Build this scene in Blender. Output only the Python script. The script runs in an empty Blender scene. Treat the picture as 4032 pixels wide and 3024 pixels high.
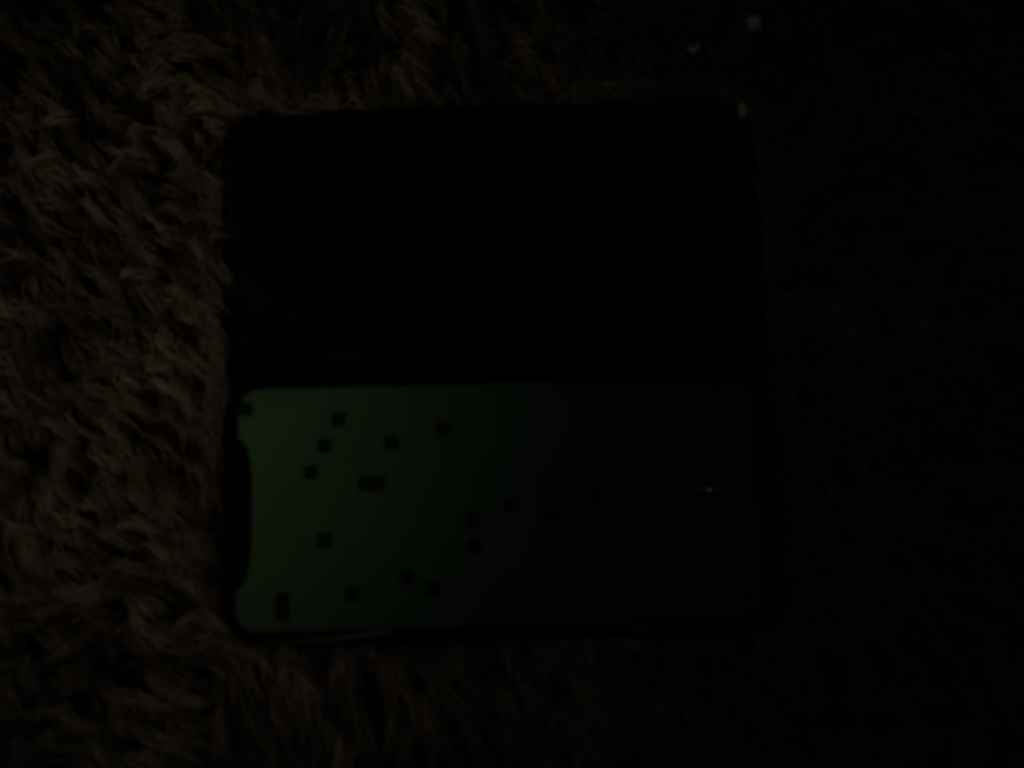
import bpy, bmesh, math, random
import numpy as np
from mathutils import Vector, Matrix, noise

random.seed(7); np.random.seed(7)
sc = bpy.context.scene
C = sc.collection
MM = 0.001

# ------------------------------------------------------------------ camera
PITCH = math.radians(6.5); DIST = 0.21; ZS = 0.030
cam_d = bpy.data.cameras.new("camera"); cam = bpy.data.objects.new("camera", cam_d); C.objects.link(cam)
cam.location = (0, -DIST * math.sin(PITCH), ZS + DIST * math.cos(PITCH))
cam.rotation_euler = (PITCH, 0, 0)
cam_d.sensor_width = 36; cam_d.lens = 18 / math.tan(math.radians(34.5))
cam_d.clip_start = 0.005; cam_d.clip_end = 20
cam_d.dof.use_dof = True; cam_d.dof.focus_distance = 0.36; cam_d.dof.aperture_fstop = 5.6
sc.camera = cam

# ------------------------------------------------------------------ light
world = bpy.data.worlds.new("World"); sc.world = world; world.use_nodes = True
world.node_tree.nodes["Background"].inputs[0].default_value = (0.92, 1.0, 0.82, 1)
world.node_tree.nodes["Background"].inputs[1].default_value = 0.0045

def area(name, loc, target, size, power, col):
    l = bpy.data.lights.new(name, 'AREA'); l.shape = 'DISK'; l.size = size; l.energy = power; l.color = col
    o = bpy.data.objects.new(name, l); C.objects.link(o); o.location = loc
    o.rotation_euler = (Vector(target) - Vector(loc)).to_track_quat('-Z', 'Y').to_euler()
    return o
sp = bpy.data.lights.new("dim_shaded_lamp", 'SPOT'); sp.energy = 0.46; sp.color = (1.0, 0.81, 0.55); sp.shadow_soft_size = 0.04
sp.spot_size = math.radians(40); sp.spot_blend = 1.0
sp_o = bpy.data.objects.new("dim_shaded_lamp", sp); C.objects.link(sp_o); sp_o.location = (-0.315, 0.018, 0.385)
sp_o.rotation_euler = (Vector((-0.098, 0.014, 0.02)) - sp_o.location).to_track_quat('-Z', 'Y').to_euler()
area("faint_fill_light", (0.75, 1.25, 1.0), (0.0, 0.0, 0.0), 0.16, 0.20, (0.90, 1.0, 0.76))  # added fill to lift the dark right side, not a known lamp
led = bpy.data.lights.new("standby_led", 'POINT'); led.energy = 0.00007; led.shadow_soft_size = 0.0017; led.color = (0.95, 1.0, 0.97)
led_o = bpy.data.objects.new("standby_led", led); C.objects.link(led_o); led_o.location = (0.215, -0.0465, 0.64)

st_l = bpy.data.lights.new("glint_streak_light", 'AREA'); st_l.shape = 'RECTANGLE'; st_l.size = 0.0014; st_l.size_y = 0.036; st_l.energy = 0.000016; st_l.color = led.color  # added lamp, shaped to draw the streak through the LED glint
st_o = bpy.data.objects.new("glint_streak_light", st_l); C.objects.link(st_o); st_o.location = (0.218, -0.0465, 0.641)
st_o.rotation_euler = (Vector((0.0556, -0.0296, 0.03)) - st_o.location).to_track_quat('-Z', 'Y').to_euler()

sc.view_settings.view_transform = 'Standard'; sc.view_settings.look = 'None'
sc.view_settings.exposure = 0.0; sc.view_settings.gamma = 1.0

# ------------------------------------------------------------------ helpers
def nm(name):
    m = bpy.data.materials.new(name); m.use_nodes = True
    return m, m.node_tree.nodes, m.node_tree.links, m.node_tree.nodes["Principled BSDF"]

def leather(name, col, rough, bump=0.25, scale=900, spec=0.5):
    m, N, L, P = nm(name)
    tc = N.new("ShaderNodeTexCoord")
    v = N.new("ShaderNodeTexVoronoi"); v.inputs["Scale"].default_value = scale
    n = N.new("ShaderNodeTexNoise"); n.inputs["Scale"].default_value = scale * 0.06; n.inputs["Detail"].default_value = 5
    L.new(tc.outputs["Object"], v.inputs["Vector"]); L.new(tc.outputs["Object"], n.inputs["Vector"])
    b = N.new("ShaderNodeBump"); b.inputs["Strength"].default_value = bump; b.inputs["Distance"].default_value = 0.0002
    L.new(v.outputs["Distance"], b.inputs["Height"]); L.new(b.outputs["Normal"], P.inputs["Normal"])
    r = N.new("ShaderNodeMapRange"); r.inputs[1].default_value = 0.3; r.inputs[2].default_value = 0.7
    r.inputs[3].default_value = rough - 0.08; r.inputs[4].default_value = rough + 0.1
    L.new(n.outputs["Fac"], r.inputs[0]); L.new(r.outputs[0], P.inputs["Roughness"])
    P.inputs["Base Color"].default_value = (*col, 1); P.inputs["Specular IOR Level"].default_value = spec
    return m

M_LEATHER = leather("black_leatherette", (0.0010, 0.0014, 0.0013), 0.75, spec=0.05)
M_LINING = leather("black_lining", (0.0010, 0.0022, 0.0022), 0.6, bump=0.15, scale=1500, spec=0.06)
M_TRAY = leather("black_case_plastic", (0.0025, 0.003, 0.003), 0.55, bump=0.05, spec=0.1)
m, N, L, P = nm("black_glass"); P.inputs["Base Color"].default_value = (0.002, 0.003, 0.003, 1); P.inputs["Roughness"].default_value = 0.03; M_GLASS = m
m, N, L, P = nm("dark_metal_frame"); P.inputs["Base Color"].default_value = (0.008, 0.008, 0.008, 1); P.inputs["Metallic"].default_value = 0.6; P.inputs["Roughness"].default_value = 0.4; M_FRAME = m

def screen_mat(name, col):
    m, N, L, P = nm(name)
    tc = N.new("ShaderNodeTexCoord")
    n = N.new("ShaderNodeTexNoise"); n.inputs["Scale"].default_value = 45; n.inputs["Detail"].default_value = 6
    L.new(tc.outputs["Object"], n.inputs["Vector"])
    r = N.new("ShaderNodeMapRange"); r.inputs[1].default_value = 0.3; r.inputs[2].default_value = 0.7
    r.inputs[3].default_value = 0.525; r.inputs[4].default_value = 0.565          # faint finger smears
    L.new(n.outputs["Fac"], r.inputs[0]); L.new(r.outputs[0], P.inputs["Roughness"])
    N.remove(P)
    g = N.new("ShaderNodeBsdfAnisotropic"); g.distribution = 'BECKMANN'; g.inputs["Color"].default_value = (*col, 1)   # matt display layer
    L.new(r.outputs[0], g.inputs["Roughness"])
    d = N.new("ShaderNodeBsdfDiffuse"); d.inputs["Color"].default_value = (*[c * 0.25 for c in col], 1)
    c = N.new("ShaderNodeBsdfAnisotropic"); c.distribution = 'GGX'; c.inputs["Roughness"].default_value = 0.02        # cover glass
    f = N.new("ShaderNodeFresnel"); f.inputs["IOR"].default_value = 1.5
    a = N.new("ShaderNodeMixShader"); a.inputs[0].default_value = 0.08; x = N.new("ShaderNodeMixShader")
    L.new(g.outputs[0], a.inputs[1]); L.new(d.outputs[0], a.inputs[2])
    L.new(f.outputs[0], x.inputs[0]); L.new(a.outputs[0], x.inputs[1]); L.new(c.outputs[0], x.inputs[2])
    L.new(x.outputs[0], N["Material Output"].inputs["Surface"])
    return m
M_SCREEN = screen_mat("green_display", (0.036, 0.084, 0.047))
M_PIXEL = screen_mat("black_display_pixel", (0.004, 0.010, 0.005))

def tag(o, label=None, cat=None, group=None, kind=None):
    for k, v in (("label", label), ("category", cat), ("group", group), ("kind", kind)):
        if v: o[k] = v
    return o

def obj(name, bm, mat, parent=None, smooth=True):
    bmesh.ops.recalc_face_normals(bm, faces=bm.faces)
    me = bpy.data.meshes.new(name); bm.to_mesh(me); bm.free()
    me.materials.append(mat)
    for p in me.polygons: p.use_smooth = smooth
    o = bpy.data.objects.new(name, me); C.objects.link(o)
    if parent: o.parent = parent
    return o

def rrect(w, h, r, n=10, cx=0, cy=0):
    pts = []
    for qx, qy, a0 in ((1, 1, 0), (-1, 1, 90), (-1, -1, 180), (1, -1, 270)):
        for i in range(n + 1):
            a = math.radians(a0 + 90 * i / n)
            pts.append((cx + qx * (w / 2 - r) + r * math.cos(a), cy + qy * (h / 2 - r) + r * math.sin(a)))
    return pts

def loft(rings, cap_first=True, cap_last=True):
    """rings: list of (w, h, r, z, cx, cy) in mm, all with the same point count"""
    bm = bmesh.new(); prev = None; first = None
    for w, h, r, z, cx, cy in rings:
        vs = [bm.verts.new((x * MM, y * MM, z * MM)) for x, y in rrect(w, h, max(r, 0.05), 10, cx, cy)]
        if prev:
            for i in range(len(vs)):
                j = (i + 1) % len(vs); bm.faces.new((prev[i], prev[j], vs[j], vs[i]))
        else: first = vs
        prev = vs
    if cap_first: bm.faces.new(first[::-1])
    if cap_last: bm.faces.new(prev)
    return bm

def slab(w, h, r, z0, z1, b, cx=0, cy=0):
    return loft([(w - 2*b, h - 2*b, r - b, z0, cx, cy), (w - .6*b, h - .6*b, r - .3*b, z0 + .3*b, cx, cy), (w, h, r, z0 + b, cx, cy),
                 (w, h, r, z1 - b, cx, cy), (w - .6*b, h - .6*b, r - .3*b, z1 - .3*b, cx, cy), (w - 2*b, h - 2*b, r - b, z1, cx, cy)])

# ------------------------------------------------------------------ the blanket (surface)
CASE_ROT = math.radians(1.5); CASE_C = (-4.0, -33.0)          # mm, centre of the tray half
cr, sr = math.cos(CASE_ROT), math.sin(CASE_ROT)
def to_local(x, y):
    x = x - CASE_C[0]; y = y - CASE_C[1]
    return x * cr + y * sr, -x * sr + y * cr
def to_world(x, y):
    return x * cr - y * sr + CASE_C[0], x * sr + y * cr + CASE_C[1]

bm = bmesh.new(); bmesh.ops.create_grid(bm, x_segments=90, y_segments=80, size=1)
for v in bm.verts:
    v.co.x *= 0.42; v.co.y *= 0.36
    v.co.z = 0.003 * noise.noise(Vector((v.co.x * 9, v.co.y * 9, 0.3)))
m, N, L, P = nm("blanket_backing")
n = N.new("ShaderNodeTexNoise"); n.inputs["Scale"].default_value = 400; n.inputs["Detail"].default_value = 6
rp = N.new("ShaderNodeValToRGB"); rp.color_ramp.elements[0].color = (0.07, 0.055, 0.045, 1); rp.color_ramp.elements[1].color = (0.16, 0.13, 0.11, 1)
L.new(n.outputs["Fac"], rp.inputs[0]); L.new(rp.outputs[0], P.inputs["Base Color"]); P.inputs["Roughness"].default_value = 0.95
P.inputs["Specular IOR Level"].default_value = 0.1
blanket = tag(obj("blanket", bm, m), "shaggy brown-grey long-pile blanket under the open case", None, None, "structure")

# pile: tufts of strands, long and combed at the left, short at the right
def field(x, y, k):
    return noise.noise(Vector((x * 0.022, y * 0.022, k)))
def sst(a, b, t):
    t = min(1, max(0, (t - a) / (b - a))); return t * t * (3 - 2 * t)
HW, HY0, HY1 = 80.8, -38.0, 121.0                               # footprint of the open case, local mm
rng = np.random.default_rng(3)
SEG = 5
V = []; TONE = []; RW = []
S = np.linspace(0, 1, SEG + 1)
gx = np.arange(-232, 233, 5.2); gy = np.arange(-185, 186, 5.2)
for ty in gy:
    for tx in gx:
        x0 = tx + rng.uniform(-2.9, 2.9); y0 = ty + rng.uniform(-2.9, 2.9)
        lx, ly = to_local(x0, y0)
        if abs(lx) < HW - 9 and HY0 + 9 < ly < HY1 - 9: continue
        right = sst(-25, 55, x0 - 0.05 * y0)                     # 0 long pile .. 1 short pile
        left = 1 - sst(-95, -55, x0)
        a_left = -30 + 20 * sst(20, 90, -y0) - 12 * sst(30, 100, y0) - 24 * sst(-102, -84, x0)
        a_mid = -62 - 40 * (1 if y0 > 60 else 0) * max(0, field(x0, y0, 8.8) * 2)
        ang = a_left * left + a_mid * (1 - left) + 26 * field(x0, y0, 1.7) + 20 * field(x0 * 3, y0 * 3, 5.1) + rng.normal(0, 13)
        ang += right * rng.normal(0, 40)
        ln = (18 + rng.normal(0, 3.2)) * (1 - right) + (8.0 + rng.normal(0, 1.2)) * right
        ht = (12.5 + 6 * field(x0 * 2.6, y0 * 2.6, 9.4) + rng.normal(0, 2.4)) * (1 - right) + (18.5 + 1.0 * field(x0 * 2, y0 * 2, 2.2)) * right
        ht = max(4, ht) + 3.0
        bend = rng.normal(-6, 18); wav = rng.uniform(0.6, 1.8) * (1 - 0.7 * right); ph = rng.uniform(0, 6.28)
        tuft_tone = 0.5 + (0.5 - 0.3 * right) * field(x0 * 1.6, y0 * 1.6, 12.3) + rng.normal(0, 0.30 - 0.24 * right)
        ns = 13 if right < 0.6 else 20
        spread = 3.0 + 1.8 * right; CL = 0.86 - 0.6 * right
        for k in range(ns):
            r_ = spread * math.sqrt(rng.random()); th = rng.random() * 6.283
            ox, oy = r_ * math.cos(th), r_ * math.sin(th)
            l_ = ln * rng.uniform(0.68, 1.15); a_ = ang + rng.normal(0, 4 + 16 * right)
            h_ = ht * rng.uniform(0.7, 1.12)
            angs = np.radians(a_ + bend * S + rng.normal(0, 4) * S)
            st = l_ / SEG * (0.55 + 0.75 * S)
            px = x0 + ox * (1 - CL * S) + np.concatenate([[0], np.cumsum((np.cos(angs) * st)[1:])])
            py = y0 + oy * (1 - CL * S) + np.concatenate([[0], np.cumsum((np.sin(angs) * st)[1:])])
            w_ = wav * np.sin(ph + 5.0 * S) * S
            px = px - np.sin(angs) * w_; py = py + np.cos(angs) * w_
            pz = h_ * np.sin(np.clip(S * 1.75, 0, 2.3)) + 0.5 + rng.normal(0, 0.5) * S
            # the case pushes the pile aside: strands that reach it turn along its edge
            qx = (px - CASE_C[0]) * cr + (py - CASE_C[1]) * sr; qy = -(px - CASE_C[0]) * sr + (py - CASE_C[1]) * cr
            inside = (np.abs(qx) < HW) & (qy > HY0) & (qy < HY1)
            if inside.any():
                dl = qx + HW; dr = HW - qx; db = qy - HY0; dt = HY1 - qy
                mn = np.minimum(np.minimum(dl, dr), np.minimum(db, dt))

                jit = 0.3 + 7 * rng.random() ** 1.3
                over = rng.random() < 0.2 and mn[inside].max() < 4.5
                push = inside & (mn < 30) & (not over)
                qx = np.where(push & (mn == dl), -HW - jit, np.where(push & (mn == dr), HW + jit, qx))
                qy = np.where(push & (mn == db), HY0 - jit, np.where(push & (mn == dt), HY1 + jit, qy))
                if over: pz = np.where(S > 0.25, np.maximum(pz, (23.2 if qy.mean() > 38 else 30.6) * np.clip(S * 1.6, 0, 1)), pz)
                px = qx * cr - qy * sr + CASE_C[0]; py = qx * sr + qy * cr + CASE_C[1]
            V.append(np.stack([px, py, pz], 1)); RW.append(0.85 - 0.1 * right); TONE.append(tuft_tone + rng.normal(0, 0.13))
P0 = np.array(V); RW = np.array(RW); TONE = np.clip(np.array(TONE), 0, 1); n_str = len(P0)
T = np.gradient(P0, axis=1); T /= np.maximum(np.linalg.norm(T, axis=2, keepdims=True), 1e-6)
side = np.cross(T, np.array([0.13, 0.21, 1.0])); side /= np.maximum(np.linalg.norm(side, axis=2, keepdims=True), 1e-6)
up = np.cross(side, T)
rad = ((0.25 + 0.08 * rng.random(n_str)) * RW)[:, None] * np.array([1.0, 1.0, 0.95, 0.8, 0.6, 0.22])[None, :]
ring = []
for q in range(3):
    a = 2 * math.pi * q / 3 + math.pi / 2
    ring.append(P0 + rad[..., None] * (math.cos(a) * side + math.sin(a) * up))
VV = (np.stack(ring, 2) * MM).reshape(-1, 3)                    # strand, seg, side
idx = np.arange(n_str * (SEG + 1) * 3).reshape(n_str, SEG + 1, 3)
faces = []
for q in range(3):
    q2 = (q + 1) % 3
    faces.append(np.stack([idx[:, :-1, q], idx[:, :-1, q2], idx[:, 1:, q2], idx[:, 1:, q]], -1).reshape(-1, 4))
FF = np.concatenate(faces)
me = bpy.data.meshes.new("pile")
me.vertices.add(len(VV)); me.vertices.foreach_set("co", VV.ravel().astype(np.float32))
me.loops.add(FF.size); me.loops.foreach_set("vertex_index", FF.ravel().astype(np.int32))
me.polygons.add(len(FF)); me.polygons.foreach_set("loop_start", (np.arange(len(FF)) * 4).astype(np.int32))
me.update(calc_edges=True)
me.polygons.foreach_set("use_smooth", np.ones(len(FF), dtype=bool))
at = me.attributes.new("tone", 'FLOAT', 'POINT'); at.data.foreach_set("value", np.repeat(TONE, (SEG + 1) * 3).astype(np.float32))
m, N, L, P = nm("blanket_fibre")
an = N.new("ShaderNodeAttribute"); an.attribute_name = "tone"
rp = N.new("ShaderNodeValToRGB"); E = rp.color_ramp.elements
E[0].color = (0.07, 0.053, 0.04, 1); E[1].color = (0.60, 0.53, 0.42, 1); E.new(0.5).color = (0.29, 0.24, 0.18, 1)
L.new(an.outputs["Fac"], rp.inputs[0]); L.new(rp.outputs[0], P.inputs["Base Color"])
P.inputs["Roughness"].default_value = 0.55; P.inputs["Specular IOR Level"].default_value = 0.35
me.materials.append(m)
pile = bpy.data.objects.new("pile", me); C.objects.link(pile); pile.parent = blanket; tag(pile, kind="stuff")

# ------------------------------------------------------------------ the open folio case
TILT = math.radians(-1.2)
case = bpy.data.objects.new("phone_case", None); C.objects.link(case)
case.location = (CASE_C[0] * MM, CASE_C[1] * MM, 0.017); case.rotation_euler = (0, 0, CASE_ROT)
tag(case, "black folio phone case lying open, its cover flap folded back above the phone", "phone case")
# tray half: outer shell, rim, inner floor (phone sits in it)
obj("tray", loft([(146, 68, 10, 0, 0, 0), (151, 72.6, 12, 0.7, 0, 0), (153.6, 74.8, 13, 3.0, 0, 0), (154, 75, 13, 8.5, 0, 0),
                  (153.7, 74.7, 12.9, 12.0, 0, 0), (153.0, 74.0, 12.6, 12.9, 0, 0), (151.9, 72.9, 12.2, 13.15, 0, 0),
                  (150.9, 71.9, 11.8, 12.9, 0, 0), (150.6, 71.6, 11.6, 12.2, 0, 0), (150.6, 71.6, 11.6, 4.2, 0, 0)]), M_TRAY, case)
# flap: padded outer board with an inset lining, lying a little lower than the tray
FX, FY = -0.6, 81.2
fl = obj("cover_flap", loft([(158, 74, 9, -0.4, FX, FY), (161, 77, 10.5, 0.3, FX, FY), (162, 78, 11, 1.6, FX, FY), (162, 78, 11, 3.6, FX, FY),
                             (161.2, 77.2, 10.7, 4.5, FX, FY), (159.6, 75.6, 10, 4.9, FX, FY), (157, 73, 9, 5.0, FX, FY)]), M_LEATHER, case)
bm = loft([(155.2, 71.2, 8, 4.6, FX, FY), (155.2, 71.2, 8, 5.1, FX, FY), (154.4, 70.4, 7.8, 5.45, FX, FY), (148, 64, 6, 5.75, FX, FY)], True, True)
obj("lining", bm, M_LINING, fl)
# spine: soft strip that rises from the flap to the tray edge
bm = bmesh.new(); prof = [(36.6, 12.4), (37.3, 15.2), (38.8, 17.4), (40.6, 17.6), (42.2, 15.8), (43.6, 12.4), (45.4, 8.4), (48.0, 5.6)]
rows = []
for i in range(41):
    x = -70 + 140 * i / 40; w = 0.2 * math.sin(i * 0.9) + 0.1 * math.sin(i * 2.3) - 3.0 * (1 - i / 40) + 4.5 * (i / 40)
    rows.append([bm.verts.new((x * MM, py * MM, (pz + w * (0, .5, 1, 1, .9, .6, .2, 0)[j]) * MM)) for j, (py, pz) in enumerate(prof)] +
                [bm.verts.new((x * MM, py * MM, (pz - 1.4) * MM)) for py, pz in reversed(prof)])
for a, b in zip(rows, rows[1:]):
    for j in range(len(a)):
        k = (j + 1) % len(a); bm.faces.new((a[j], a[k], b[k], b[j]))
bm.faces.new(rows[0]); bm.faces.new(rows[-1][::-1])
sp_ob = obj("spine", bm, M_LEATHER, case)
def tube(path, radii, n=6):
    bm = bmesh.new(); prev = None
    for i, (p, r) in enumerate(zip(path, radii)):
        t = (path[min(i + 1, len(path) - 1)] - path[max(i - 1, 0)]).normalized()
        a = t.cross(Vector((0, 0, 1))).normalized(); b = a.cross(t)
        vs = [bm.verts.new((p + r * (math.cos(k * 6.2832 / n) * a + math.sin(k * 6.2832 / n) * b)) * MM) for k in range(n)]
        if prev:
            for k in range(n): bm.faces.new((prev[k], prev[(k + 1) % n], vs[(k + 1) % n], vs[k]))
        else: bm.faces.new(vs[::-1])
        prev = vs
    bm.faces.new(prev); return bm
m, N, L, P = nm("grey_hinge_sheen"); P.inputs["Base Color"].default_value = (0.03, 0.034, 0.033, 1); P.inputs["Roughness"].default_value = 0.6; M_SHEEN = m
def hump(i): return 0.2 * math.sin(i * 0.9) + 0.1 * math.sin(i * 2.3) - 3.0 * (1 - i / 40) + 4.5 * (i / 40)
obj("hinge_sheen", tube([Vector((-69 + 42 * i / 24, 41.5, 16.75 + 0.93 * hump(i * 12 / 24))) for i in range(25)], [0.36 - 0.2 * abs(i - 12) / 12 for i in range(25)]), M_SHEEN, sp_ob)  # sheen on the hinge's lit left part, built as a paler strip

# ------------------------------------------------------------------ the phone
phone = bpy.data.objects.new("phone", None); C.objects.link(phone)
phone.location = (CASE_C[0] * MM, CASE_C[1] * MM, 0.0215); phone.rotation_euler = (0, 0, CASE_ROT)
tag(phone, "black smartphone lying sideways in the case, dim green screen dotted with black squares", "phone")
obj("body", slab(150.2, 71.2, 11.2, 0.0, 7.9, 2.2), M_FRAME, phone)
obj("front_glass", loft([(148.6, 69.6, 10.6, 7.6, 0, 0), (148.6, 69.6, 10.6, 8.34, 0, 0), (148.4, 69.4, 10.5, 8.42, 0, 0)]), M_GLASS, phone, False)
ZSC = 8.47
# display outline: rounded rectangle with the notch cut from its left end
SW, SH, SR = 144.0, 66.2, 6.0
out = rrect(SW, SH, SR, 10)
notch = [(-72, 19.5), (-71.4, 19.3), (-70.6, 18.6), (-69.6, 17.0), (-68.9, 15.0), (-68.3, 12.2), (-68.0, 9.0), (-67.9, 4), (-67.9, -6), (-68.0, -11),
         (-68.3, -14.5), (-68.9, -17.4), (-69.6, -19.4), (-70.6, -21.0), (-71.4, -21.8), (-72, -22.0)]
i_end = 21                                                       # last point of the top-left corner
pts = out[:i_end + 1] + notch + out[i_end + 1:]
bm = bmesh.new(); vs = [bm.verts.new((x * MM, y * MM, ZSC * MM)) for x, y in pts]
bmesh.ops.triangle_fill(bm, use_beauty=True, edges=[bm.edges.new((vs[i], vs[(i + 1) % len(vs)])) for i in range(len(vs))])
bmesh.ops.recalc_face_normals(bm, faces=bm.faces)
if bm.faces[:][0].normal.z < 0: bmesh.ops.reverse_faces(bm, faces=bm.faces)
me = bpy.data.meshes.new("screen"); bm.to_mesh(me); bm.free(); me.materials.append(M_SCREEN)
screen = bpy.data.objects.new("screen", me); C.objects.link(screen); screen.parent = phone
tag(screen, "dim green display with scattered black squares")

def square_mesh(w, h):
    me = bpy.data.meshes.new("dark_square"); z = (ZSC + 0.02) * MM
    bm = bmesh.new(); w *= MM / 2; h *= MM / 2
    bm.faces.new([bm.verts.new((sx * w, sy * h, z)) for sx, sy in ((-1, -1), (1, -1), (1, 1), (-1, 1))])
    bm.to_mesh(me); bm.free(); me.materials.append(M_PIXEL); return me
SQ1 = square_mesh(3.9, 3.9); SQ2 = square_mesh(7.6, 3.9)
squares = [(-48.6, -9.9), (-52.3, -17.3), (-55.9, -24.8), (-33.7, -16.7), (-19.1, -12.5), (-51.7, -43.2), (-43.6, -57.7), (-28.6, -53.3),
           (-21.7, -56.3), (-62.5, -63.0), (-62.6, -59.4), (-75.0, -7.0), (-10.9, -37.8), (-10.4, -45.1), (-0.4, -33.8), (10.7, -36.9),
           (23.5, -31.6)]
for x, y in squares:
    lx, ly = to_local(x, y)
    o = bpy.data.objects.new("dark_square", SQ1); C.objects.link(o); o.parent = screen; o.location = (max(lx, -69.9) * MM, ly * MM, 0)
lx, ly = to_local(-38.9, -27.8)
o = bpy.data.objects.new("dark_square", SQ2); C.objects.link(o); o.parent = screen; o.location = (lx * MM, ly * MM, 0)

# ------------------------------------------------------------------ flecks of lint on the pile
m, N, L, P = nm("white_lint"); P.inputs["Base Color"].default_value = (0.82, 0.82, 0.78, 1); P.inputs["Roughness"].default_value = 0.9
n = N.new("ShaderNodeTexNoise"); n.inputs["Scale"].default_value = 900
rp = N.new("ShaderNodeValToRGB"); rp.color_ramp.elements[0].color = (0.55, 0.56, 0.52, 1); rp.color_ramp.elements[1].color = (0.78, 0.79, 0.75, 1)
L.new(n.outputs["Fac"], rp.inputs[0]); L.new(rp.outputs[0], P.inputs["Base Color"]); M_LINT = m
def lump(bm, c, s, seed, sub=3):
    r = bmesh.ops.create_icosphere(bm, subdivisions=sub, radius=1)
    for v in r["verts"]:
        k = 1 + 0.38 * noise.noise(v.co * 1.6 + Vector((seed, 0, 0))) + 0.18 * noise.noise(v.co * 4.5 + Vector((0, seed, 0)))
        v.co = Vector((v.co.x * s[0] * k + c[0], v.co.y * s[1] * k + c[1], v.co.z * s[2] * k + c[2])) * MM
def wisps(bm, c, s, seed, n):
    r = random.Random(seed)
    for _ in range(n):
        d = Vector((r.gauss(0, 1), r.gauss(0, 1), abs(r.gauss(0, 0.6)))).normalized()
        p = Vector(c) + Vector((d.x * s[0], d.y * s[1], d.z * s[2])) * 0.7
        t = d.cross(Vector((r.gauss(0, 1), r.gauss(0, 1), r.gauss(0, 1)))).normalized()
        q = p + d * r.uniform(0.5, 1.3) + t * r.uniform(-0.5, 0.5); w = t * 0.06; u = d.cross(t) * 0.06
        b = [bm.verts.new((p + e) * MM) for e in (w, -w * 0.5 + u, -w * 0.5 - u)]; tip = bm.verts.new(q * MM)
        for i in range(3): bm.faces.new((b[i], b[(i + 1) % 3], tip))
def fleck(x, y, z, lumps, label, seed):
    bm = bmesh.new()
    for i, (c, s) in enumerate(lumps):
        lump(bm, c, s, seed + i * 3.1); wisps(bm, c, s, seed * 10 + i, 14)
    o = obj("lint_fleck", bm, M_LINT); o.location = (x * MM, y * MM, z * MM)
    tag(o, label, "lint", "white flecks of lint on the blanket")
fleck(74.1, 112.2, 23.5, [((0, 0, 0), (2.2, 2.1, 1.2))], "round white lint fleck farthest from the case, near the top edge", 1.3)
fleck(55.6, 104.3, 23.0, [((-0.9, -0.1, 0), (0.9, 0.6, 0.6)), ((0, -0.8, 0.1), (0.9, 0.7, 0.6)), ((1.2, 0.6, 0), (0.6, 1.2, 0.5))],
      "small curled white lint fleck above the open cover flap", 4.7)
fleck(69.8, 84.2, 23.5, [((0, 0, 0), (1.1, 2.3, 0.9))], "oblong white lint fleck touching the cover flap's top right corner", 7.9)
fleck(-74.2, -76.1, 17.5, [((0, 0, 0), (0.6, 1.0, 0.5))], "tiny white lint fleck just below the phone's lower left corner", 11.2)

# a pale thread caught on the phone's lower left edge
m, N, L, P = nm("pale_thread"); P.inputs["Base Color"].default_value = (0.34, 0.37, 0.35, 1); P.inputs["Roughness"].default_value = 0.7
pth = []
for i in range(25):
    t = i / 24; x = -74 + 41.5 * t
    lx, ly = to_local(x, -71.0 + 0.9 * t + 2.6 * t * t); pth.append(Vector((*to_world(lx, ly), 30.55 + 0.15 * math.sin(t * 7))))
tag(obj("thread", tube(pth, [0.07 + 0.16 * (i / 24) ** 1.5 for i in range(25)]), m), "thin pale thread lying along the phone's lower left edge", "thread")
